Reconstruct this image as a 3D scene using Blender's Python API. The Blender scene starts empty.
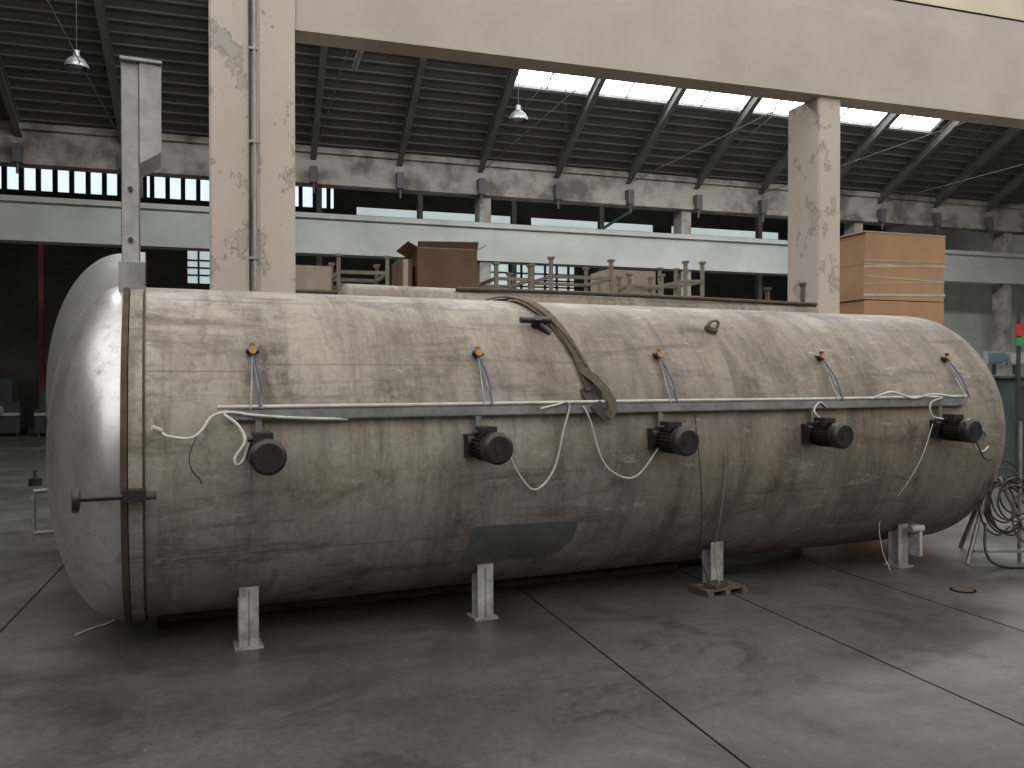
import bpy, math, random
from mathutils import Vector, Matrix
random.seed(3)
TH=math.atan2(.394,.919)      # tank axis heading
TB=math.radians(17.8)         # building heading
R=1.026; PC=5.745; ZC=1.124   # tank radius / axis offset / axis height
MATS={}
# ------------------------------------------------------------------ materials
def newmat(name):
    m=bpy.data.materials.new(name); m.use_nodes=True
    nt=m.node_tree; b=nt.nodes['Principled BSDF']; MATS[name]=m
    return m,nt,b
def noise(nt,scale,detail=6,rough=.6,stretch=(1,1,1),loc=(0,0,0),dist=0):
    tc=nt.nodes.new('ShaderNodeTexCoord'); mp=nt.nodes.new('ShaderNodeMapping')
    mp.inputs['Scale'].default_value=stretch; mp.inputs['Location'].default_value=loc
    n=nt.nodes.new('ShaderNodeTexNoise'); n.inputs['Scale'].default_value=scale
    n.inputs['Detail'].default_value=detail; n.inputs['Roughness'].default_value=rough; n.inputs['Distortion'].default_value=dist
    nt.links.new(tc.outputs['Object'],mp.inputs[0]); nt.links.new(mp.outputs[0],n.inputs['Vector'])
    return n.outputs['Fac']
def ramp(nt,fac,stops):
    r=nt.nodes.new('ShaderNodeValToRGB'); e=r.color_ramp.elements
    while len(e)<len(stops): e.new(.5)
    for i,(p,c) in enumerate(stops):
        e[i].position=p; e[i].color=(c,c,c,1) if not hasattr(c,'__len__') else (*c,1)
    nt.links.new(fac,r.inputs[0]); return r.outputs[0]
def mix(nt,f,a,b,mode='MIX'):
    m=nt.nodes.new('ShaderNodeMix'); m.data_type='RGBA'; m.blend_type=mode
    for s,v in ((0,f),(6,a),(7,b)):
        if isinstance(v,(int,float)): m.inputs[s].default_value=v
        elif isinstance(v,tuple): m.inputs[s].default_value=(*v,1)
        else: nt.links.new(v,m.inputs[s])
    return m.outputs[2]
def mathn(nt,op,a,b=0.0):
    m=nt.nodes.new('ShaderNodeMath'); m.operation=op
    for i,v in ((0,a),(1,b)):
        if isinstance(v,(int,float)): m.inputs[i].default_value=v
        else: nt.links.new(v,m.inputs[i])
    return m.outputs[0]
def bump(nt,b,h,strength=.3,dist=.01):
    n=nt.nodes.new('ShaderNodeBump'); n.inputs['Strength'].default_value=strength; n.inputs['Distance'].default_value=dist
    nt.links.new(h,n.inputs['Height']); nt.links.new(n.outputs[0],b.inputs['Normal'])
def simple(name,c1,c2=None,scale=4,rough=.6,metal=0,bmp=.0,stretch=(1,1,1),lo=.35,hi=.65,spec=.5):
    m,nt,b=newmat(name); c2=c2 or tuple(x*.75 for x in c1)
    f=noise(nt,scale,7,.6,stretch)
    col=ramp(nt,f,[(lo,c2),(hi,c1)])
    nt.links.new(col,b.inputs['Base Color'])
    b.inputs['Roughness'].default_value=rough; b.inputs['Metallic'].default_value=metal
    b.inputs['Specular IOR Level'].default_value=spec
    if bmp: bump(nt,b,noise(nt,scale*4,6),bmp,.01)
    return m
simple('concrete_warm',(.45,.40,.345),(.385,.335,.285),1.2,.85,bmp=.2,lo=.3,hi=.6)
simple('concrete_grey',(.56,.57,.54),(.44,.45,.42),.8,.85,bmp=.2)
simple('concrete_dirty',(.40,.375,.33),(.15,.14,.12),1.4,.9,bmp=.4,lo=.38,hi=.58)
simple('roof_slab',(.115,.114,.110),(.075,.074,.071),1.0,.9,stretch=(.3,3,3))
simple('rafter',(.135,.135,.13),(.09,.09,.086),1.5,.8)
simple('block_wall',(.55,.56,.52),(.42,.43,.40),1.,.9)
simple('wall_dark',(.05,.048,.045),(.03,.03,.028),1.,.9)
simple('pale_wall',(.62,.56,.42),(.52,.46,.34),1.,.9)
simple('black_paint',(.010,.010,.011),(.018,.017,.016),9,.42,bmp=.1)
simple('dark_rust',(.045,.032,.022),(.09,.065,.045),7,.8,.2,.4)
simple('galv',(.30,.30,.31),(.18,.18,.18),8,.45,.5)
simple('white_cable',(.50,.49,.45),(.36,.35,.32),10,.5)
simple('grey_paint',(.37,.37,.36),(.25,.25,.24),7,.6,.1,.2)
simple('leg_paint',(.42,.43,.41),(.21,.19,.17),9,.6,.1,.2)
simple('patch_grey',(.115,.118,.115),(.09,.092,.09),6,.5,.2,.1)
simple('orange',(.40,.21,.05),(.20,.10,.03),12,.5)
simple('blue_cable',(.04,.08,.17),None,12,.5)
simple('strap',(.11,.085,.06),(.055,.043,.03),14,.9,bmp=.5)
simple('strap_dark',(.045,.036,.027),(.025,.02,.016),14,.9,bmp=.5)
simple('cardboard',(.42,.25,.135),(.35,.205,.11),2,.85)
simple('cardboard_dark',(.17,.105,.06),(.13,.078,.045),2,.85)
simple('cardboard_pale',(.46,.38,.31),(.40,.32,.26),2,.7)
simple('wood',(.30,.265,.205),(.18,.155,.12),5,.8,stretch=(1,1,6))
simple('old_wood',(.13,.10,.07),(.06,.045,.032),7,.85,stretch=(4,1,1))
simple('tape',(.50,.44,.36),None,4,.35)
simple('red_paint',(.13,.02,.012),(.08,.012,.008),5,.7)
simple('green_cab',(.07,.095,.08),(.05,.065,.055),5,.5)
simple('rack_steel',(.05,.06,.06),(.03,.035,.035),5,.6,.3)
simple('brace_green',(.06,.16,.11),None,5,.7)
simple('sign_red',(.55,.03,.02),None,5,.6)
simple('sign_green',(.03,.30,.10),None,5,.6)
simple('teal',(.10,.22,.24),None,5,.6)
simple('joint',(.010,.009,.008),(.022,.020,.018),5,1.0,spec=.05)
def emis(name,c,s):
    m,nt,b=newmat(name)
    b.inputs['Base Color'].default_value=(*c,1)
    n=noise(nt,.8,3)
    e=ramp(nt,n,[(.3,tuple(x*.85 for x in c)),(.7,c)])
    nt.links.new(e,b.inputs['Emission Color']); b.inputs['Emission Strength'].default_value=s
emis('skylight_glass',(.95,.98,1),7.0)
emis('window_glass',(.80,.93,1),1.1)
emis('window_dim',(.72,.86,.85),.6)
# tank shell paint -------------------------------------------------
def tank_mat():
    m,nt,b=newmat('tank_shell_paint')
    tc=nt.nodes.new('ShaderNodeTexCoord'); sx=nt.nodes.new('ShaderNodeSeparateXYZ')
    nt.links.new(tc.outputs['Object'],sx.inputs[0])
    big=noise(nt,.9,9,.66,(1,1,1),dist=.6)
    big2=noise(nt,1.3,9,.7,(1.2,.8,.8),(11,3,5),dist=.8)
    med=noise(nt,3.2,9,.72,(1,.8,.8),(3,1,2))
    streak=noise(nt,1.5,9,.7,(3.0,.5,.45),(0,4,1),dist=.5)
    hor=noise(nt,2.2,9,.72,(.45,2.2,3.0),(6,4,1),dist=.4)
    fine=noise(nt,26,6,.7)
    base=ramp(nt,big,[(.32,(.112,.086,.064)),(.44,(.195,.162,.126)),(.54,(.265,.230,.185)),(.70,(.33,.298,.25))])
    left=mathn(nt,'MULTIPLY',mathn(nt,'SUBTRACT',2.3,sx.outputs[0]),.5)
    lf=nt.nodes.new('ShaderNodeClamp'); nt.links.new(left,lf.inputs[0])
    cream=ramp(nt,med,[(.33,(.22,.188,.15)),(.5,(.335,.298,.247)),(.7,(.40,.363,.31))])
    base=mix(nt,mathn(nt,'MULTIPLY',lf.outputs[0],.65),base,cream)
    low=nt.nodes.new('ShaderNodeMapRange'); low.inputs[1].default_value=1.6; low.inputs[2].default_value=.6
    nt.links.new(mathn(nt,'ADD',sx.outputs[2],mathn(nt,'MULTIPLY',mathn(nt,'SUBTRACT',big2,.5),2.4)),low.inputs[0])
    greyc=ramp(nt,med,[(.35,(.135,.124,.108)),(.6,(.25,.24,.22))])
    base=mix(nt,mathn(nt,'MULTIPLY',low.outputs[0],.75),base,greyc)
    rt=nt.nodes.new('ShaderNodeMapRange'); rt.inputs[1].default_value=2.2; rt.inputs[2].default_value=3.6; rt.inputs[4].default_value=.5
    nt.links.new(sx.outputs[0],rt.inputs[0]); base=mix(nt,rt.outputs[0],base,ramp(nt,streak,[(.4,(.215,.178,.135)),(.6,(.09,.07,.050))]))
    base=mix(nt,ramp(nt,streak,[(.50,0),(.66,.6)]),base,(.085,.066,.048))
    base=mix(nt,ramp(nt,hor,[(.53,0),(.64,.65)]),base,(.090,.071,.052))
    base=mix(nt,ramp(nt,big2,[(.56,0),(.62,.5)]),base,(.10,.081,.062))
    base=mix(nt,ramp(nt,med,[(.30,.75),(.42,0)]),base,(.05,.041,.032))
    sc=noise(nt,5,10,.8,(.5,1.6,1.6),(9,2,7))
    base=mix(nt,ramp(nt,sc,[(.58,0),(.64,.6)]),base,(.40,.37,.325))
    base=mix(nt,.3,base,ramp(nt,fine,[(.3,(.08,.06,.045)),(.7,(.8,.77,.72))]),'SOFT_LIGHT')
    nt.links.new(base,b.inputs['Base Color'])
    b.inputs['Metallic'].default_value=.12
    nt.links.new(ramp(nt,med,[(.3,.68),(.7,.48)]),b.inputs['Roughness'])
    bump(nt,b,mathn(nt,'ADD',mathn(nt,'MULTIPLY',big,2.),med),.3,.014)
tank_mat()
def alu():
    m,nt,b=newmat('bare_aluminium')
    f=noise(nt,2.0,8,.7,(1,1,.5)); g=noise(nt,14,7,.7)
    c=ramp(nt,f,[(.3,(.40,.39,.38)),(.5,(.56,.56,.555)),(.75,(.66,.66,.66))])
    c=mix(nt,ramp(nt,g,[(.3,.6),(.45,0)]),c,(.20,.185,.17))
    nt.links.new(c,b.inputs['Base Color']); b.inputs['Metallic'].default_value=.9
    nt.links.new(ramp(nt,g,[(.3,.48),(.7,.30)]),b.inputs['Roughness']); bump(nt,b,f,.25,.012)
    m,nt,b=newmat('dull_alloy')
    f=noise(nt,2.0,8,.7); c=ramp(nt,f,[(.3,(.17,.17,.16)),(.7,(.27,.27,.26))])
    nt.links.new(c,b.inputs['Base Color']); b.inputs['Metallic'].default_value=.5; b.inputs['Roughness'].default_value=.6
alu()
def floor_mat():
    m,nt,b=newmat('floor_concrete')
    a=noise(nt,.55,10,.68,dist=.5); c=noise(nt,1.6,10,.75,(1,1,1),(4,4,0),dist=.4); d=noise(nt,26,5,.7); e=noise(nt,.9,9,.7,(.35,2.2,1),(8,1,0))
    g=noise(nt,.9,8,.7,(1,1,1),(14,3,0),dist=1.0)
    col=ramp(nt,a,[(.32,(.044,.042,.038)),(.46,(.066,.064,.059)),(.60,(.096,.093,.086)),(.75,(.125,.122,.114))])
    col=mix(nt,ramp(nt,c,[(.36,.7),(.46,0)]),col,(.030,.028,.025))
    col=mix(nt,ramp(nt,e,[(.32,.6),(.47,0)]),col,(.036,.034,.031))
    col=mix(nt,ramp(nt,g,[(.56,0),(.61,.45)]),col,(.042,.039,.035))
    col=mix(nt,ramp(nt,c,[(.57,0),(.70,.45)]),col,(.14,.137,.128))
    col=mix(nt,ramp(nt,d,[(.66,0),(.72,.7)]),col,(.20,.195,.18))
    col=mix(nt,.35,col,ramp(nt,d,[(.3,.1),(.7,.85)]),'SOFT_LIGHT')
    nt.links.new(col,b.inputs['Base Color'])
    nt.links.new(ramp(nt,g,[(.35,.52),(.60,.32)]),b.inputs['Roughness']); bump(nt,b,c,.10,.01)
floor_mat()
def pillar_mat():
    m,nt,b=newmat('pillar_paint')
    a=noise(nt,1.0,8,.6,(1,1,.4)); p=noise(nt,4,8,.7,(1,1,.7),(2,0,5))
    col=ramp(nt,a,[(.3,(.44,.375,.315)),(.65,(.52,.455,.39))])
    col=mix(nt,ramp(nt,p,[(.58,0),(.60,1)]),col,(.37,.34,.30))
    col=mix(nt,ramp(nt,p,[(.57,0),(.58,.6),(.595,.6),(.61,0)]),col,(.18,.14,.11))
    nt.links.new(col,b.inputs['Base Color']); b.inputs['Roughness'].default_value=.85; bump(nt,b,p,.15,.01)
pillar_mat()
# ------------------------------------------------------------------ mesh builder
class MB:
    def __init__(s): s.v=[];s.f=[];s.mi=[];s.sm=[];s.mats=[]
    def add(s,vs,fs,mat,smooth=False):
        if mat not in s.mats: s.mats.append(mat)
        k=s.mats.index(mat); o=len(s.v); s.v+= [Vector(v) for v in vs]
        for f in fs: s.f.append([i+o for i in f]); s.mi.append(k); s.sm.append(smooth)
    def box(s,x0,x1,y0,y1,z0,z1,mat):
        s.hexa([(x0,y0,z0),(x1,y0,z0),(x1,y1,z0),(x0,y1,z0),(x0,y0,z1),(x1,y0,z1),(x1,y1,z1),(x0,y1,z1)],mat)
    def hexa(s,v,mat):
        s.add(v,[(0,3,2,1),(4,5,6,7),(0,1,5,4),(1,2,6,5),(2,3,7,6),(3,0,4,7)],mat)
    def rbox(s,c,size,rz,mat,rx=0,ry=0):
        M=Matrix.Translation(c)@Matrix.Rotation(rz,4,'Z')@Matrix.Rotation(ry,4,'Y')@Matrix.Rotation(rx,4,'X')
        a,b,d=[q/2 for q in size]
        s.hexa([M@Vector(q) for q in [(-a,-b,-d),(a,-b,-d),(a,b,-d),(-a,b,-d),(-a,-b,d),(a,-b,d),(a,b,d),(-a,b,d)]],mat)
    def cyl(s,p0,p1,r0,mat,r1=None,n=24,caps=True):
        p0=Vector(p0);p1=Vector(p1); r1=r0 if r1 is None else r1
        d=(p1-p0).normalized(); u=d.orthogonal().normalized(); w=d.cross(u)
        A=[p0+(u*math.cos(2*math.pi*i/n)+w*math.sin(2*math.pi*i/n))*r0 for i in range(n)]
        Bq=[p1+(u*math.cos(2*math.pi*i/n)+w*math.sin(2*math.pi*i/n))*r1 for i in range(n)]
        s.add(A+Bq,[(i,(i+1)%n,n+(i+1)%n,n+i) for i in range(n)],mat,True)
        if caps:
            s.add(A,[tuple(range(n))[::-1]],mat); s.add(Bq,[tuple(range(n))],mat)
    def tube(s,pts,r,mat,n=8,sub=6):
        P=[Vector(p) for p in pts]; Q=[]
        if len(P)>2 and sub>1:
            E=[2*P[0]-P[1]]+P+[2*P[-1]-P[-2]]
            for i in range(1,len(E)-2):
                for j in range(sub):
                    t=j/sub; a,b,c,d=E[i-1:i+3]
                    Q.append(.5*((2*b)+(c-a)*t+(2*a-5*b+4*c-d)*t*t+(3*b-a-3*c+d)*t**3))
            Q.append(P[-1])
        else: Q=P
        d=(Q[1]-Q[0]).normalized(); u=d.orthogonal().normalized(); V=[];F=[]
        for i,q in enumerate(Q):
            d2=(Q[min(i+1,len(Q)-1)]-Q[max(i-1,0)]).normalized()
            u=(u-d2*u.dot(d2)).normalized(); w=d2.cross(u)
            V+=[q+(u*math.cos(2*math.pi*k/n)+w*math.sin(2*math.pi*k/n))*r for k in range(n)]
        for i in range(len(Q)-1):
            F+=[(i*n+k,i*n+(k+1)%n,(i+1)*n+(k+1)%n,(i+1)*n+k) for k in range(n)]
        s.add(V,F,mat,True); s.add(V[:n],[tuple(range(n))[::-1]],mat); s.add(V[-n:],[tuple(range(n))],mat)
    def rev(s,prof,pc,zc,mat,n=96,smooth=True):
        V=[];F=[]; m=len(prof)
        for t,r in prof:
            V+=[(t,pc+r*math.cos(2*math.pi*k/n),zc+r*math.sin(2*math.pi*k/n)) for k in range(n)]
        for i in range(m-1):
            F+=[(i*n+k,(i+1)*n+k,(i+1)*n+(k+1)%n,i*n+(k+1)%n) for k in range(n)]
        s.add(V,F,mat,smooth)
    def ring(s,t0,t1,r0,r1,pc,zc,mat,n=96):
        s.rev([(t0,r1),(t1,r1)],pc,zc,mat,n); s.rev([(t0,r0),(t0,r1)],pc,zc,mat,n,False)
        s.rev([(t1,r1),(t1,r0)],pc,zc,mat,n,False); s.rev([(t1,r0),(t0,r0)],pc,zc,mat,n)
    def make(s,name,ang=0,origin=(0,0,0),parent=None,bev=0,rotabout=None):
        o=Vector(origin); me=bpy.data.meshes.new(name)
        me.from_pydata([v-o for v in s.v],[],s.f)
        for m in s.mats: me.materials.append(MATS[m])
        for p,k,q in zip(me.polygons,s.mi,s.sm): p.material_index=k; p.use_smooth=q
        me.update(); ob=bpy.data.objects.new(name,me); bpy.context.collection.objects.link(ob)
        if parent: ob.parent=parent; ob.location=o
        else:
            ob.location=Matrix.Rotation(ang,3,'Z')@o; ob.rotation_euler=(0,0,ang)
        if bev:
            b=ob.modifiers.new('bevel','BEVEL'); b.width=bev; b.segments=2; b.limit_method='ANGLE'; b.angle_limit=math.radians(50)
        return ob
def empty(name,ang):
    e=bpy.data.objects.new(name,None); bpy.context.collection.objects.link(e); e.rotation_euler=(0,0,ang); return e
def surf(t,z,off=0.0):
    return Vector((t,PC-math.sqrt(max(0,(R+off)**2-(z-ZC)**2)),z))
# ------------------------------------------------------------------ building shell
m=MB(); m.box(-16,28,-9,31,-.2,0,'floor_concrete'); fl=m.make('floor',TB)
m=MB()
for t in (-7.5,-4.5,-1.46,1.95,3.38,4.62,8,11,14,20): m.box(t-.007,t+.007,-8.9,30,0,.0006,'joint')
for p in (-3,12,17,23): m.box(-15,27,p-.006,p+.006,0,.0006,'joint')
m.make('floor_joints',TB,parent=None)
bpy.data.objects['floor_joints'].parent=fl; bpy.data.objects['floor_joints'].rotation_euler=(0,0,0)
SP=6.02
def pillar(name,t0,t1,p0,p1,z1,mat,conduit=False):
    m=MB(); c=.02
    V=[(t0+c,p0),(t1-c,p0),(t1,p0+c),(t1,p1-c),(t1-c,p1),(t0+c,p1),(t0,p1-c),(t0,p0+c)]
    n=8; m.add([(x,y,0) for x,y in V]+[(x,y,z1) for x,y in V],[(i,(i+1)%n,n+(i+1)%n,n+i) for i in range(n)]+[tuple(range(n))[::-1],tuple(range(n,2*n))],mat)
    if conduit:
        t=(t0+t1)/2
        m.box(t-.035,t+.035,p0-.004,p0,0,z1,'concrete_dirty')
        m.cyl((t+.015,p0-.022,0.2),(t+.015,p0-.022,z1),.014,'grey_paint',n=10)
        m.cyl((t-.022,p0-.014,1.2),(t-.022,p0-.014,z1),.009,'black_paint',n=8)
        for z in (1.5,2.6,3.6,4.4,5.1): m.box(t-.03,t+.04,p0-.04,p0,z,z+.02,'grey_paint')
        m.box(t+.06,t1,p0-.012,p0,0,z1,mat)
    m.make(name,TB,origin=((t0+t1)/2,(p0+p1)/2,0))
pillar('concrete_pillar',-.289,.42,7.53,8.15,6.5,'pillar_paint',True)
for k in (1,2,3): pillar('concrete_pillar',5.94+SP*(k-1),6.24+SP*(k-1),7.6,8.15,4.63,'pillar_paint')
for k in (-1,-2): pillar('concrete_pillar',.0+SP*k-.15,.17+SP*k,7.6,8.15,4.9,'pillar_paint')
m=MB()
m.box(.42,27,7.55,7.84,4.63,5.56,'concrete_warm'); m.box(-16,-.289,7.55,7.84,4.90,5.56,'concrete_warm')
for a,b in ((-16,-.289),(.42,27)):
    m.box(a,b,7.60,8.2,5.565,5.80,'concrete_warm'); m.box(a,b,7.68,8.2,5.80,5.87,'joint')
m.make('beam_front',TB)
m=MB()
for a,b in ((-16,-.289),(.42,27)): m.box(a,b,7.7,8.0,5.87,8.6,'pale_wall')
m.box(-.289,.42,7.7,8.0,6.5,8.6,'pale_wall')
for i in range(15): m.box(-15+3*i,-14.95+3*i,7.66,7.7,5.87,8.6,'joint')
m.make('wall_clerestory',TB)
for k in range(-2,5):
    c=.06+SP*k; pillar('concrete_pillar',c-.16,c+.16,21.25,21.75,6.6,'concrete_dirty')
m=MB(); m.box(-16,26.9,21.2,21.7,4.63,5.6,'concrete_grey'); m.box(-16,26.9,21.12,21.78,5.5,5.62,'concrete_grey'); m.make('beam_far',TB)
m=MB(); m.box(-16,26.9,21.2,21.6,6.35,7.35,'concrete_dirty'); m.box(-16,26.9,21.12,21.2,7.12,7.25,'concrete_dirty'); m.box(-16,26.9,21.14,21.2,6.35,6.48,'concrete_dirty')
m.make('wall_far_gutter',TB)
# roof
EP,EZ,RP,RZ=21.3,7.25,14.4,10.85
def rz(p): return EZ+(EP-p)*(RZ-EZ)/(EP-RP) if p>=RP else RZ-(RP-p)*(RZ-EZ)/(EP-RP)
m=MB()
def slab(t0,t1,pa,pb,mat='roof_slab',th=.12,dz=0):
    m.hexa([(t0,pb,rz(pb)+dz),(t1,pb,rz(pb)+dz),(t1,pa,rz(pa)+dz),(t0,pa,rz(pa)+dz),(t0,pb,rz(pb)+dz+th),(t1,pb,rz(pb)+dz+th),(t1,pa,rz(pa)+dz+th),(t0,pa,rz(pa)+dz+th)],mat)
S0,S1=5.92,18.6; KA,KB=18.95,17.3
slab(-16,27,EP,KA); slab(-16,S0,KA,KB); slab(S1,27,KA,KB); slab(-16,27,KB,RP); slab(-16,27,RP,7.8)
p=21.1
while p>8:
    if not (KB-.04<p<KA+.04): slab(-16,27,p+.03,p,'rafter',.03,-.03)
    else: slab(-16,S0,p+.03,p,'rafter',.03,-.03); slab(S1,27,p+.03,p,'rafter',.03,-.03)
    p-=.27
m.make('ceiling',TB)
m=MB()
for k in range(6):
    slab(S0+.06+k*2.113,S0+2.06+k*2.113,KA-.04,KB+.04,'skylight_glass',.03,.05)
    for q in (1.03,): slab(S0+k*2.113+q-.012,S0+k*2.113+q+.012,KA,KB,'rafter',.04,.0)
slab(S0,S1,KA+.02,KA-.05,'grey_paint',.1,-.02)
m.make('window_1',TB)
m=MB()
for k in range(-9,10):
    t=5.92+2.15*k
    if t>26.8: continue
    for pa,pb in ((EP,RP),(RP,8.1)):
        for (dz,th,ww) in ((-.36,.03,.07),(-.33,.25,.02),(-.09,.04,.07)):
            m.hexa([(t-ww,pb,rz(pb)+dz),(t+ww,pb,rz(pb)+dz),(t+ww,pa,rz(pa)+dz),(t-ww,pa,rz(pa)+dz),(t-ww,pb,rz(pb)+dz+th),(t+ww,pb,rz(pb)+dz+th),(t+ww,pa,rz(pa)+dz+th),(t-ww,pa,rz(pa)+dz+th)],'rafter')
    m.box(t-.09,t+.09,20.98,21.2,6.35,6.75,'rafter'); m.cyl((t,21.05,6.1),(t,21.05,6.4),.03,'rafter',n=8)
    if k%2==0: m.cyl((t,21.2,6.95),(t,8.0,6.95),.010,'rafter',n=8)
    if k%3==0:
        m.cyl((t,20.5,rz(20.5)-.3),(t+2.15,15,rz(15)-.3),.010,'rafter',n=6)
        m.cyl((t+2.15,20.5,rz(20.5)-.3),(t,15,rz(15)-.3),.010,'rafter',n=6)
m.make('roof_trusses',TB)
# rear bay
m=MB()
def wallseg(t0,t1,z0,z1,mat='wall_dark',pa=30,pb=30.3): m.box(t0,t1,pa,pb,z0,z1,mat)
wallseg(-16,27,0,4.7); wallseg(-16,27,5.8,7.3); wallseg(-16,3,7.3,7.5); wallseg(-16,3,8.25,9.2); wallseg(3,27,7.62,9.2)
for a,b in ((-16,-1.85),(-.9,8.3),(12.2,27)): wallseg(a,b,4.7,5.8)
for t in (-4,-.9): wallseg(t,t+.9,7.5,8.25)
for t in (3,9.6,15.6,21.5): wallseg(t,t+.8,7.3,7.62)
m.make('wall_back',TB)
m=MB()
m.box(-16,27,30.1,30.15,4.7,5.8,'window_dim'); m.box(-16,3,30.1,30.15,7.5,8.25,'window_glass'); m.box(3,27,30.1,30.15,7.3,7.62,'window_dim')
t=-15.9
while t<27:
    m.box(t-.03,t+.03,29.98,30.1,4.7,5.8,'wall_dark')
    if t<3: m.box(t-.07,t+.07,29.98,30.1,7.5,8.25,'wall_dark')
    t+=.48
for z in (4.95,5.2,5.45): m.box(-16,27,29.98,30.1,z,z+.05,'wall_dark')
m.make('window_2',TB)
m=MB(); m.hexa([(-16,21.6,9.0),(27,21.6,9.0),(27,30.3,9.0),(-16,30.3,9.0),(-16,21.6,9.2),(27,21.6,9.2),(27,30.3,9.2),(-16,30.3,9.2)],'roof_slab')
for t in range(-14,27,3): m.box(t,t+.15,21.6,30,8.7,9.0,'rafter')
m.make('ceiling_rear',TB)
m=MB(); m.box(18.4,27,22.6,22.8,0,4.9,'block_wall')
for z in range(1,16): m.box(18.4,27,22.59,22.6,z*.32,z*.32+.012,'concrete_grey')
m.make('wall_partition',TB)
m=MB()
for t in (11.0,): m.cyl((t,25,6.3),(t+2.4,25,7.8),.05,'brace_green',n=8)
m.box(2,18,24.9,25.1,6.2,6.35,'rafter'); m.box(2,18,24.9,25.1,7.9,8.05,'rafter')
for t in range(2,18,3): m.box(t,t+.15,24.9,25.1,0,9,'rafter')
m.make('steel_gallery_frame',TB)
m=MB(); m.box(27,27.3,-9,31,0,11,'block_wall')
for z in range(1,16): m.box(26.99,27,8,31,z*.5,z*.5+.012,'concrete_dirty')
m.make('wall_right',TB)
m=MB(); m.box(20.4,22.2,22.56,22.59,1.6,3.0,'window_dim')
for q in range(4): m.box(20.4+q*.6-.03,20.4+q*.6+.03,22.5,22.57,1.6,3.0,'grey_paint')
m.make('window_3',TB)
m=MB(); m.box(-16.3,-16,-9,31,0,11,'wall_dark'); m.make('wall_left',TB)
m=MB(); m.box(-16,27,-9.3,-9,0,6,'concrete_dirty'); m.make('wall_rear_of_hall',TB)
# ------------------------------------------------------------------ TANK
T=empty('horizontal_autoclave_tank',TH)
T0,T1=-.06,6.40
m=MB(); prof=[]
n=60
for i in range(n+1): prof.append((T0+(T1-T0)*i/n,R))
for i in range(1,25):
    a=i/24*math.pi/2; prof.append((T1+.50*math.sin(a),R*math.cos(a) if i<24 else .002))
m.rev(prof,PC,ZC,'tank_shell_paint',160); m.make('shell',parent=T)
m=MB()
for t in (.47,1.90,3.30,3.78,5.28,6.38):
    pr=[(t-.012,R-.001),(t-.005,R+.0018),(t+.005,R+.0018),(t+.012,R-.001)]; m.rev(pr,PC,ZC,'tank_shell_paint',128)
    m.rev([(t+.006,R+.0016),(t+.008,R+.0009)],PC,ZC,'dark_rust',128)
def lseam(t0,t1,z):
    a=surf(t0,z,-.0015);b=surf(t1,z,-.0015); m.cyl(a,b,.0024,'dark_rust',n=6)
lseam(-.06,.47,1.62); lseam(.47,1.9,1.66); lseam(-.06,.47,.62); lseam(.47,1.9,.60); lseam(3.78,5.28,.75)
m.make('weld_seams',parent=T)
m=MB()
m.ring(-.068,-.055,R-.1,R+.012,PC,ZC,'dark_rust'); m.ring(-.135,-.068,R-.1,R+.022,PC,ZC,'tank_shell_paint'); m.ring(-.172,-.140,R-.1,R+.030,PC,ZC,'dark_rust')
m.make('door_flange',parent=T)
m=MB(); prof=[(-.17,R+.004)]
for i in range(1,29):
    a=i/28*math.pi/2; prof.append((-.17-.43*math.sin(a)**1.0,(R+.004)*math.cos(a)**.92 if i<28 else .002))
m.rev(prof,PC,ZC,'bare_aluminium',128)
m.tube([(-.50,5.50,.93),(-.63,5.47,.93),(-.65,5.47,.91),(-.65,5.47,.71),(-.63,5.47,.69),(-.48,5.50,.69)],.012,'galv')
m.make('domed_door',parent=T)
m=MB()
m.cyl((-.03,4.62,.985),(-.36,4.62,.985),.016,'black_paint'); m.cyl((-.35,4.62,.985),(-.38,4.62,.985),.05,'black_paint')
m.cyl((-.37,4.62,1.03),(-.37,4.62,.92),.017,'black_paint'); m.box(-.16,-.05,4.60,4.74,.955,1.015,'black_paint'); m.cyl((-.0,4.62,.985),(-.05,4.62,.985),.022,'dark_rust')
m.make('locking_bolt',parent=T)
m=MB()
zR=1.385; pR=4.69
m.box(.36,6.0,pR,pR+.006,zR-.03,zR+.03,'galv'); m.box(.36,6.0,pR,pR+.05,zR+.024,zR+.03,'galv'); m.box(.36,6.0,pR,pR+.05,zR-.03,zR-.024,'galv')
for t in [.45+.5*i for i in range(12)]: m.box(t-.02,t+.02,pR+.004,pR+.10,zR-.02,zR+.02,'grey_paint')
m.tube([(.30,pR+.02,zR+.042),(1.5,pR+.02,zR+.04),(3,pR+.02,zR+.043),(4.5,pR+.02,zR+.04),(6.02,pR+.02,zR+.045)],.011,'white_cable')
m.make('cable_rail',parent=T)
legs=[.494,1.98,3.83,5.72]
m=MB()
for t in legs:
    p0=5.06; zt=.36
    m.box(t-.055,t+.055,p0,p0+.008,.012,zt,'leg_paint'); m.box(t-.055,t+.055,p0+.10,p0+.108,.012,zt-.05,'leg_paint'); m.box(t-.005,t+.005,p0,p0+.10,.012,zt-.03,'leg_paint')
    m.box(t-.08,t+.08,p0-.03,p0+.14,0,.012,'leg_paint')
    p1=2*PC-5.06
    m.box(t-.06,t+.06,p1-.14,p1,.0,zt,'leg_paint')
t=5.72; m.cyl((t-.02,4.98,.33),(t+.12,4.98,.33),.03,'leg_paint',n=12); m.box(t+.07,t+.1,4.96,5.06,.1,.36,'leg_paint')
m.make('support_legs',parent=T)
m=MB()
V=[];F=[]
edge=[(1.80,.40,.65),(1.95,.38,.655),(2.1,.385,.65),(2.25,.385,.65),(2.4,.39,.645),(2.48,.40,.645),(2.55,.50,.64)]
for t,za,zb in edge:
    for j in range(9): V.append(surf(t,za+(zb-za)*j/8,.003))
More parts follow.
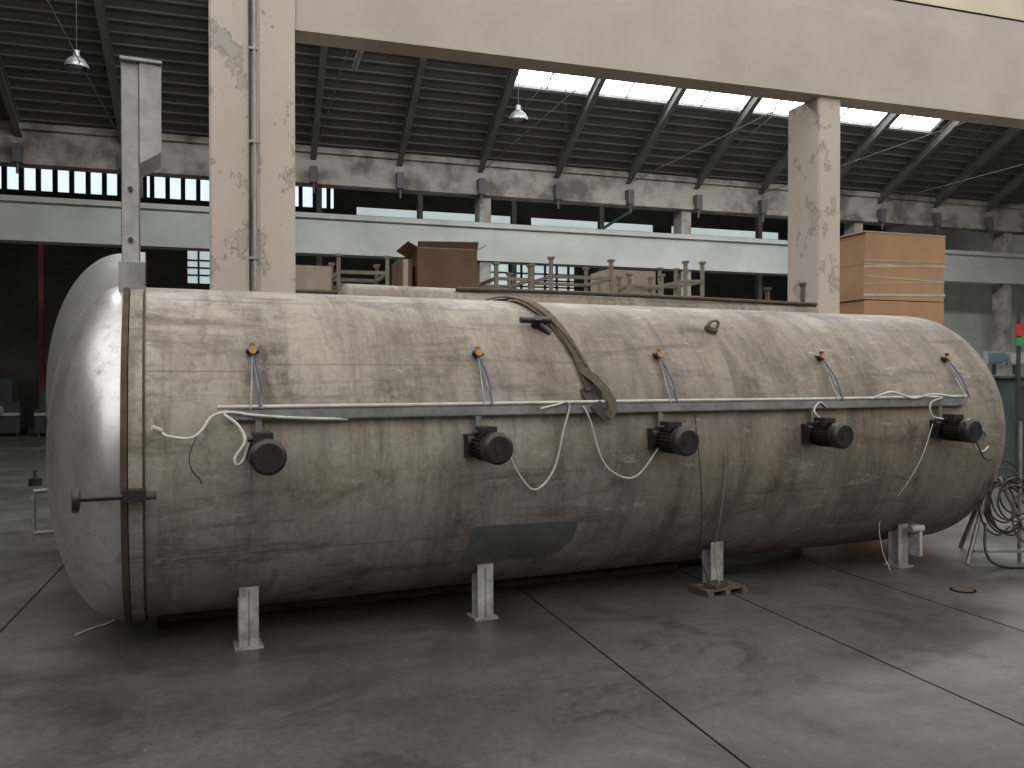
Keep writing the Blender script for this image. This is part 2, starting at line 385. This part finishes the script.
for i in range(len(edge)-1):
    for j in range(8): F.append((i*9+j,(i+1)*9+j,(i+1)*9+j+1,i*9+j+1))
m.add(V,F,'patch_grey',True); m.make('repair_patch',parent=T)
m=MB()
hp,hz=6.36,2.145
m.cyl((1.35,hp,hz),(5.9,hp,hz),.155,'tank_shell_paint',n=40)
for k in range(6):
    a0=k/6*math.pi/2;a1=(k+1)/6*math.pi/2
    m.cyl((1.35-.08*math.sin(a0),hp,hz),(1.35-.08*math.sin(a1),hp,hz),.155*math.cos(a0),'tank_shell_paint',r1=.155*math.cos(a1)+.001,n=40,caps=False)
m.tube([(2.2,hp-.1,hz+.14),(3.5,hp-.1,hz+.15),(5.9,hp-.1,hz+.14)],.018,'dark_rust')
for t,h in ((5.35,.10),(5.78,.16)): m.cyl((t,hp-.05,hz+.12),(t,hp-.05,hz+.16+h),.022,'old_wood',n=12); m.cyl((t,hp-.05,hz+.16+h),(t,hp-.05,hz+.19+h),.035,'dark_rust',n=12)
m.make('header_pipe',parent=T)
m=MB()
for t,z in ((3.80,1.93),):
    a=surf(t,z); nrm=Vector((0,a.y-PC,z-ZC)).normalized()
    c=a+nrm*.05; pts=[c+Vector((.045*math.cos(q*math.pi/6),0,0))+nrm*(.045*math.sin(q*math.pi/6)) for q in range(-2,9)]; m.tube(pts,.012,'wood',sub=2)
    m.cyl(a,a+nrm*.035,.05,'old_wood',n=16); m.cyl(a+nrm*.035,a+nrm*.045,.03,'wood',n=12)
a=surf(2.36,1.93); nrm=Vector((0,a.y-PC,a.z-ZC)).normalized()
m.cyl(a,a+nrm*.07,.03,'black_paint',n=12); m.cyl(a+nrm*.05+Vector((-.12,0,0)),a+nrm*.05+Vector((.1,0,0)),.022,'black_paint',n=10)
m.cyl(a+nrm*.05+Vector((.02,0,-.03)),a+nrm*.06+Vector((.08,-.02,-.10)),.025,'black_paint',n=10)
m.make('lifting_lugs',parent=T)
# davit arm
m=MB()
m.box(-.185,-.085,5.42,5.48,2.0,3.45,'grey_paint'); m.box(-.185,-.175,5.42,5.60,2.0,3.45,'galv'); m.box(-.095,-.085,5.42,5.60,2.0,3.45,'galv')
m.hexa([(-.085,5.40,2.85),(.035,5.40,2.93),(.035,5.80,2.93),(-.085,5.80,2.85),(-.085,5.40,3.46),(.035,5.40,3.44),(.035,5.80,3.44),(-.085,5.80,3.46)],'grey_paint')
m.box(-.19,.04,5.38,5.82,3.45,3.47,'galv')
m.box(-.20,-.06,5.38,5.62,2.0,2.27,'galv')
for z in (2.4,2.7): m.cyl((-.135,5.40,z),(-.135,5.43,z),.015,'dark_rust',n=8)
m.box(-.18,-.09,5.60,7.2,3.0,3.12,'galv')
m.make('door_davit_arm',parent=T,bev=.004)
D=empty('spare_domed_tank_end',TH)
m=MB(); dp,dz_=8.0,1.43; r2=1.22; prof=[(-.10,r2),(-.24,r2)]
for i in range(1,29):
    a=i/28*math.pi/2; prof.append((-.24-.60*math.sin(a),r2*math.cos(a)**.92 if i<28 else .002))
m.rev(prof,dp,dz_,'dull_alloy',128); m.ring(-.14,-.08,r2-.06,r2+.02,dp,dz_,'dull_alloy',128); m.make('dish',parent=D)
m=MB()
for q in (-.5,.5): m.box(-.55,.2,dp+q-.05,dp+q+.05,0,.30,'rack_steel')
m.box(-.3,-.1,dp-.6,dp+.6,0,.22,'rack_steel'); m.make('cradle',parent=D)
# ------------------------------------------------------------------ motors
for i,t in enumerate((.53,1.81,3.11,4.42,5.72)):
    m=MB(); z=1.175
    m.cyl((t,4.75,z),(t,4.66,z),.086,'black_paint'); m.cyl((t,4.66,z),(t,4.47,z),.075,'black_paint')
    for k in range(24):
        a=k/24*2*math.pi; m.rbox((t+.081*math.cos(a),4.565,z+.081*math.sin(a)),(.02,.17,.004),0,'black_paint',ry=-a)
    m.cyl((t,4.48,z),(t,4.42,z),.094,'black_paint'); m.cyl((t,4.42,z),(t,4.403,z),.094,'black_paint',r1=.075)
    m.cyl((t,4.402,z),(t,4.398,z),.03,'black_paint',n=16)
    for rr in (.045,.06): m.cyl((t,4.404,z),(t,4.400,z),rr,'black_paint',n=20,caps=False)
    m.rbox((t-.01,4.59,z+.09),(.10,.11,.06),0,'black_paint')
    m.cyl((t-.05,4.60,z+.085),(t-.085,4.60,z+.08),.014,'black_paint',n=10)
    if i: m.cyl((t-.10,4.70,z+.01),(t-.02,4.70,z+.01),.06,'black_paint',n=20); m.rbox((t-.04,4.70,z+.0),(.13,.06,.14),0,'black_paint')
    m.box(t-.035,t+.0,4.695,4.71,z+.08,1.40,'galv'); m.box(t-.02,t+.02,4.70,surf(t,z-.05).y+.01,z-.06,z,'dark_rust')
    m.make('electric_motor',TH,origin=(t,4.6,z),bev=.002)
for i,t in enumerate((.50,1.86,3.20,4.66,6.0)):
    m=MB(); z=1.735; c=surf(t,z,.03); b=surf(t,z,-.004)
    m.cyl(b,c,.026,'black_paint',n=16); m.cyl(c,c+Vector((0,-.03,.008)),.022,'orange',n=14)
    m.cyl(c,c+Vector((0,0,.045)),.016,'orange' if i in (0,1,2) else 'dark_rust',n=12); m.cyl(c+Vector((-.035,0,.0)),c+Vector((.035,0,.0)),.014,'black_paint',n=10)
    q=Vector((t-.03,pR+.0,zR+.03)); q2=Vector((t+.03,pR+.0,zR+.03))
    m.tube([c+Vector((.0,-.012,-.02)),q],.006,'galv'); m.tube([c+Vector((.0,-.012,-.02)),q2],.006,'galv')
    m.tube([c+Vector((.0,-.02,-.02)),(c+q2)*.5+Vector((.01,-.02,0)),q2+Vector((-.015,-.01,-.0))],.005,'blue_cable')
    m.make('valve_sensor_%d'%(i+1),parent=T,origin=tuple(c))
ci=[0]
def cable(pts,r=.0095,mat='white_cable'):
    ci[0]+=1; m=MB(); m.tube(pts,r,mat); m.make('power_cable_%d'%ci[0],parent=T,origin=tuple(pts[0]))
k=4.68
cable([(.02,4.70,1.30),(.06,4.66,1.28),(.16,4.63,1.27),(.22,4.64,1.31),(.27,4.66,1.38),(.36,k,1.40),(.5,k,1.38),(.75,k,1.36),(1.0,4.70,1.35)],.009)
cable([(.33,4.66,1.39),(.40,4.62,1.33),(.43,4.58,1.25),(.38,4.56,1.17),(.385,4.55,1.13),(.42,4.58,1.15),(.45,4.60,1.24)],.009)
cable([(.02,4.69,1.31),(0.0,4.67,1.32),(-.02,4.66,1.33)],.014)
cable([(.20,4.72,1.28),(.16,4.68,1.18),(.17,4.67,1.10),(.21,4.68,1.05),(.22,4.7,1.02)],.003,'black_paint')
cable([(1.80,4.60,1.27),(1.93,4.64,1.22),(2.026,4.68,1.03),(2.16,4.69,.885),(2.30,4.70,1.0),(2.36,k,1.25),(2.40,k,1.42),(2.30,k,1.41),(2.2,k,1.39)],.007)
cable([(2.50,k,1.40),(2.55,k,1.31),(2.66,k,1.02),(2.87,4.69,.925),(3.03,4.68,1.07),(3.10,4.62,1.26)],.007)
cable([(4.41,4.60,1.26),(4.36,4.64,1.34),(4.45,k,1.40),(4.52,k,1.36)],.007)
cable([(4.95,k,1.42),(5.1,4.64,1.47),(5.25,4.64,1.44),(5.4,k,1.42),(5.55,4.64,1.45),(5.75,4.62,1.43)],.009)
cable([(5.75,4.60,1.25),(5.9,4.60,1.15),(6.05,4.66,1.02),(6.2,4.7,.98),(6.32,4.74,1.05),(6.2,4.7,1.15),(6.0,k,1.25)],.007)
cable([(5.85,4.60,1.22),(6.0,4.62,1.08),(6.15,4.66,.93),(6.35,4.74,.90)],.006,'black_paint')
cable([(5.70,4.60,1.25),(5.55,4.64,1.28),(5.55,4.66,1.38),(5.7,k,1.42)],.007)
cable([(5.60,k,1.22),(5.50,4.70,.95),(5.42,4.80,.70),(5.4,5.0,.44),(5.41,5.0,.2),(5.45,4.95,.02)],.004,'white_cable')
cable([(3.35,k,1.36),(3.40,4.68,.95),(3.50,4.80,.60),(3.62,4.98,.30),(3.70,4.95,.04)],.004,'dark_rust')
cable([(3.60,4.75,1.36),(3.64,4.72,1.0),(3.66,4.80,.60),(3.72,4.95,.32),(3.76,4.93,.03)],.004,'wood')
cable([(-.46,5.71,.008),(-.38,5.80,.012),(-.28,5.90,.01),(-.23,5.99,.03),(-.20,5.95,.12)],.006,'white_cable')
# lashing strap
m=MB()
def ribbon(path,w,mat,offs=.004):
    V=[];F=[]
    for i,q in enumerate(path):
        q=Vector(q); d=(Vector(path[min(i+1,len(path)-1)])-Vector(path[max(i-1,0)])).normalized()
        nrm=Vector((0,q.y-PC,q.z-ZC)).normalized(); sd=d.cross(nrm).normalized()*w/2
        V+=[q-sd,q+sd,q+sd+nrm*offs,q-sd+nrm*offs]
    for i in range(len(path)-1):
        for a,b in ((0,1),(1,2),(2,3),(3,0)): F.append((i*4+a,i*4+b,(i+1)*4+b,(i+1)*4+a))
    m.add(V,F,mat,False); m.add(V[:4],[(0,1,2,3)],mat); m.add(V[-4:],[(3,2,1,0)],mat)
def arc(ts,z1,off,n=22,a0=1.85):
    out=[]; a1=math.asin((z1-ZC)/(R+off))
    for i in range(n):
        f=i/(n-1); ang=a0+(a1-a0)*f
        t=ts[0]+(ts[1]-ts[0])*f**1.3
        out.append((t,PC-(R+off)*math.cos(ang),ZC+(R+off)*math.sin(ang)))
    return out
ribbon(arc((2.34,2.655),1.42,.012),.08,'strap')
ribbon(arc((2.42,2.60),1.50,.022),.065,'strap')
m.tube(arc((2.30,2.64),1.55,.03,10),.006,'strap')
ribbon([(2.57,4.82,1.52),(2.585,4.76,1.46),(2.60,4.70,1.41),(2.63,4.672,1.365),(2.665,4.665,1.33)],.085,'strap_dark',.012)
ribbon([(2.665,4.66,1.33),(2.705,4.67,1.375),(2.71,4.69,1.43),(2.68,4.72,1.50),(2.63,4.76,1.57),(2.57,4.83,1.63)],.065,'strap',.010)
m.rbox(surf(2.40,1.97,.03),(.09,.05,.03),0,'black_paint',rx=-.9)
m.make('lashing_strap',TH)
m=MB(); m.cyl((.0,5.78,.035),(3.9,5.70,.035),.033,'dark_rust',n=14); m.cyl((.1,6.0,.03),(4.4,5.9,.03),.028,'dark_rust',n=14); m.make('scrap_pipes',TH)
m=MB()
for q in range(4): m.rbox((3.80,4.93+q*.055,.045),(.36,.045,.014),.08,'old_wood')
for q in (-.15,0,.15): m.rbox((3.80+q,5.01,.02),(.05,.22,.038),.08,'old_wood')
m.rbox((3.75,4.97,.07),(.16,.10,.03),.4,'dark_rust'); m.make('small_pallet',TH)
# ------------------------------------------------------------------ storage
m=MB()
for t in (-.1,2.3,4.7,7.1):
    for p in (9.4,10.6): m.box(t-.04,t+.04,p-.04,p+.04,0,2.55,'rack_steel')
for z in (.9,2.42):
    m.box(-.1,7.1,9.36,9.44,z,z+.1,'rack_steel'); m.box(-.1,7.1,10.56,10.64,z,z+.1,'rack_steel'); m.box(-.1,7.1,9.4,10.6,z+.1,z+.12,'wood')
m.make('storage_rack',TB)
ZD=2.552
def carton(t0,t1,p0,p1,z0,z1,mat,name='cardboard_box',flaps=False):
    m=MB(); m.box(t0,t1,p0,p1,z0,z1-(.03 if flaps else 0),mat)
    c=(t0+t1)/2
    if not flaps: m.box(c-.03,c+.03,p0-.002,p0,z0,z1,'tape')
    if flaps:
        h=.10; zt=z1-.03
        m.hexa([(t0,p0-.04,zt+h*.6),(t1,p0-.06,zt+h*.8),(t1,p0,zt),(t0,p0,zt),(t0,p0-.035,zt+h*.6+.008),(t1,p0-.055,zt+h*.8+.008),(t1,p0+.006,zt+.004),(t0,p0+.006,zt+.004)],mat)
        m.rbox((t0-.05,(p0+p1)/2,zt+.03),(.14,p1-p0,.008),0,mat,ry=.5); m.rbox((t1+.05,(p0+p1)/2,zt+.03),(.14,p1-p0,.008),0,mat,ry=-.5)
    else: m.box(t0,t1,(p0+p1)/2-.03,(p0+p1)/2+.03,z1,z1+.002,'tape')
    m.make(name,TB,origin=((t0+t1)/2,(p0+p1)/2,z0),bev=.006)
carton(1.9,2.62,9.5,10.3,ZD,3.11,'cardboard_dark',flaps=True)
carton(1.70,1.86,9.6,10.1,ZD,2.95,'cardboard_dark')
carton(.45,.92,9.5,10.3,ZD,2.82,'cardboard_pale')
carton(4.50,5.2,9.95,10.5,ZD,2.98,'cardboard_pale')
def frame(t0,t1,p0,p1,z0,h,w=.042,cap=True):
    m=MB()
    for t in (t0,t1):
        for p in (p0,p1):
            m.box(t-w/2,t+w/2,p-w/2,p+w/2,z0,z0+h,'wood')
            if cap: m.box(t-w*.9,t+w*.9,p-w*.9,p+w*.9,z0+h,z0+h+.03,'wood')
    for z in (z0+.04,z0+h*.5):
        for p in (p0,p1): m.box(t0,t1,p-.015,p+.015,z,z+.04,'wood')
        for t in (t0,t1): m.box(t-.015,t+.015,p0,p1,z,z+.04,'wood')
    m.make('wooden_frame',TB,origin=(t0,p0,z0),bev=.003)
frame(1.0,1.55,9.5,10.3,ZD,.38)
frame(2.85,3.3,9.5,10.4,ZD,.36); frame(3.55,4.35,9.5,10.3,ZD,.46)
frame(4.6,5.05,9.5,9.8,ZD,.30); frame(5.45,5.7,9.6,10.3,ZD,.50)
m=MB()
t0,t1,p0,p1=7.45,8.75,8.65,9.65
m.box(t0,t1,p0,p1,.14,1.30,'cardboard'); m.box(t0+.02,t1-.01,p0+.01,p1,1.31,2.55,'cardboard'); m.box(t0,t1-.02,p0,p1,2.56,3.00,'cardboard'); m.box(t0+.03,t1,p0,p1,3.01,3.41,'cardboard')
for q in range(3): m.box(t0+q*.58,t0+q*.58+.13,p0,p1,0,.1,'wood')
m.box(t0,t1,p0,p1,.1,.14,'wood')
for z0,z1,a in ((2.60,2.63,.03),(2.85,2.865,-.04),(2.96,2.985,.05),(3.0,3.012,.0),(2.75,2.76,.06),(3.05,3.06,.02)):
    m.hexa([(t0-.004,p0-.006,z0),(t1,p0-.006,z0+a),(t1,p0-.003,z0+a),(t0-.004,p0-.003,z0),(t0-.004,p0-.006,z1),(t1,p0-.006,z1+a),(t1,p0-.003,z1+a),(t0-.004,p0-.003,z1)],'tape')
m.box(t0,t1,p0-.01,p1+.01,3.41,3.425,'cardboard_pale')
m.make('carton_pallet_stack',TB,origin=(t0,p0,0),bev=.008)
# ------------------------------------------------------------------ lamps
def pendant(t,p,z):
    m=MB(); m.cyl((t,p,z+.28),(t,p,rz(p)-.03),.008,'black_paint',n=6)
    pr=[(.03,.30),(.05,.28),(.06,.20),(.14,.14),(.19,.05),(.20,0)]
    for i in range(len(pr)-1): m.cyl((t,p,z+pr[i][1]),(t,p,z+pr[i+1][1]),pr[i][0],'galv',r1=pr[i+1][0],n=24,caps=False)
    m.cyl((t,p,z+.30),(t,p,z+.22),.05,'grey_paint',n=12); m.cyl((t,p,z+.02),(t,p,z+.1),.10,'white_cable',n=16); m.make('pendant_factory_lamp',TB,origin=(t,p,z))
pendant(5.27,16,6.75); pendant(-2.76,16,6.9)
for t,p in ((2.2,17),(9.9,15.5)):
    m=MB(); m.box(t-.05,t+.05,p-.6,p+.6,8.0,8.06,'grey_paint'); m.cyl((t,p-.58,7.97),(t,p+.58,7.97),.02,'white_cable',n=10)
    for q in (-.5,.5): m.cyl((t,p+q,8.05),(t,p+q,rz(p+q)-.03),.006,'black_paint',n=6)
    m.make('fluorescent_tube_lamp',TB,origin=(t,p,8))
# ------------------------------------------------------------------ back-left items
m=MB(); m.box(-5.45,-5.33,25.9,26.1,0,6.2,'red_paint'); m.box(-5.55,-5.23,25.8,26.2,0,.04,'red_paint'); m.make('red_steel_column',TB)
for j,(t,p,w,h) in enumerate(((-6.6,24.5,1.0,1.5),(-5.2,24.2,.9,1.2),(-4.0,24.6,1.1,1.45))):
    m=MB(); m.box(t,t+w,p,p+.8,.1,h*.6,'rack_steel'); m.box(t+.1,t+w-.2,p+.1,p+.6,h*.6,h,'rack_steel'); m.cyl((t+w*.5,p-.02,h*.45),(t+w*.5,p-.12,h*.45),.15,'galv'); m.box(t,t+w,p-.03,p,.55,.62,'grey_paint')
    for q in (.05,w-.1): m.box(t+q,t+q+.06,p+.05,p+.7,0,.1,'rack_steel')
    m.make('workshop_machine',TB,origin=(t,p,0))
# ------------------------------------------------------------------ right side equipment
m=MB()
m.tube([(3.85,7.0,0),(4.12,7.15,.72)],.02,'galv'); m.tube([(4.48,7.0,0),(4.20,7.15,.72)],.02,'galv'); m.tube([(4.17,7.7,0),(4.16,7.2,.75)],.02,'galv'); m.cyl((4.16,7.16,.66),(4.16,7.16,.95),.025,'galv')
m.box(3.9,4.46,6.98,7.02,.10,.125,'galv'); m.cyl((4.35,7.1,0),(4.35,7.1,1.2),.016,'galv')
for j in range(10):
    c=Vector((4.19+random.uniform(-.12,.16),7.05+random.uniform(-.1,.1),.48+random.uniform(-.12,.16))); rr=random.uniform(.10,.22); e=random.uniform(.8,1.6)
    m.tube([c+Vector((rr*math.cos(q*math.pi/4),.04*math.sin(q),rr*e*math.sin(q*math.pi/4))) for q in range(8)],.008,random.choice(['black_paint','black_paint','galv','dark_rust']))
m.tube([(4.0,7.0,.35),(3.95,6.9,.12),(4.05,6.85,.02),(4.4,6.85,.015),(4.7,6.9,.015)],.012,'black_paint')
m.make('pipe_stand_with_hoses')
m=MB(); m.box(7.15,7.85,11.8,12.5,.1,1.55,'green_cab'); m.box(7.1,7.9,11.75,12.55,1.55,1.6,'green_cab'); m.box(7.2,7.48,11.78,11.8,.2,1.45,'rack_steel'); m.box(7.52,7.8,11.78,11.8,.2,1.45,'rack_steel')
for q in (7.2,7.75): m.box(q,q+.06,11.85,12.4,0,.1,'rack_steel')
m.make('tool_cabinet',bev=.01)
m=MB(); m.box(7.13,7.17,11.70,11.74,0,2.5,'rack_steel'); m.box(7.09,7.25,11.67,11.70,2.15,2.32,'sign_red'); m.box(7.09,7.25,11.67,11.70,2.01,2.13,'sign_green'); m.box(7.0,7.2,11.6,11.74,0,.02,'rack_steel'); m.make('safety_sign')
m=MB()
for (x,z,c) in ((8.2,1.82,'teal'),(8.55,1.80,'white_cable')): m.box(x,x+.24,14.2,14.25,z,z+.16,c); m.box(x-.03,x+.27,14.25,14.4,z-.03,z+.19,'grey_paint'); m.cyl((x+.12,14.32,1.1),(x+.12,14.32,z),.03,'rack_steel')
m.box(7.9,9.3,14.0,14.8,1.05,1.1,'grey_paint')
for x in (7.95,9.2):
    for y in (14.05,14.7): m.box(x,x+.05,y,y+.05,0,1.05,'rack_steel')
m.make('control_desk')
m=MB(); m.cyl((3.35,6.15,0),(3.35,6.15,.006),.09,'joint',n=24); m.cyl((3.35,6.15,.006),(3.35,6.15,.009),.07,'dark_rust',n=24); m.make('drain_cover')
m=MB(); m.cyl((-6.9,12.0,0),(-6.9,12.0,.1),.09,'black_paint',n=16); m.cyl((-6.9,12.0,.1),(-6.9,12.0,.22),.03,'dark_rust',n=12); m.make('floor_bollard_base')
# ------------------------------------------------------------------ light
w=bpy.data.worlds.new('world'); bpy.context.scene.world=w; w.use_nodes=True
bg=w.node_tree.nodes['Background']; bg.inputs[0].default_value=(1,.99,.965,1); bg.inputs[1].default_value=1.85
def area(name,loc,rot,sx,sy,e,c=(1,.97,.93)):
    l=bpy.data.lights.new(name,'AREA'); l.shape='RECTANGLE'; l.size=sx; l.size_y=sy; l.energy=e; l.color=c
    o=bpy.data.objects.new(name,l); bpy.context.collection.objects.link(o); o.location=loc; o.rotation_euler=rot
Mb=Matrix.Rotation(TB,3,'Z')
area('fill_light_mid',Mb@Vector((8,13,9.8)),(0,0,TB),24,2,2600,(.97,.99,1))  # added fill lamp under the ridge, brightens the mid bay; no real fixture
cam=bpy.data.cameras.new('camera'); co=bpy.data.objects.new('camera',cam); bpy.context.collection.objects.link(co)
co.location=(0,0,1.6); co.rotation_euler=(math.radians(90-.62),0,0); cam.lens=29.18; cam.sensor_width=36; cam.clip_end=200
bpy.context.scene.camera=co
bpy.context.scene.view_settings.view_transform='Standard'
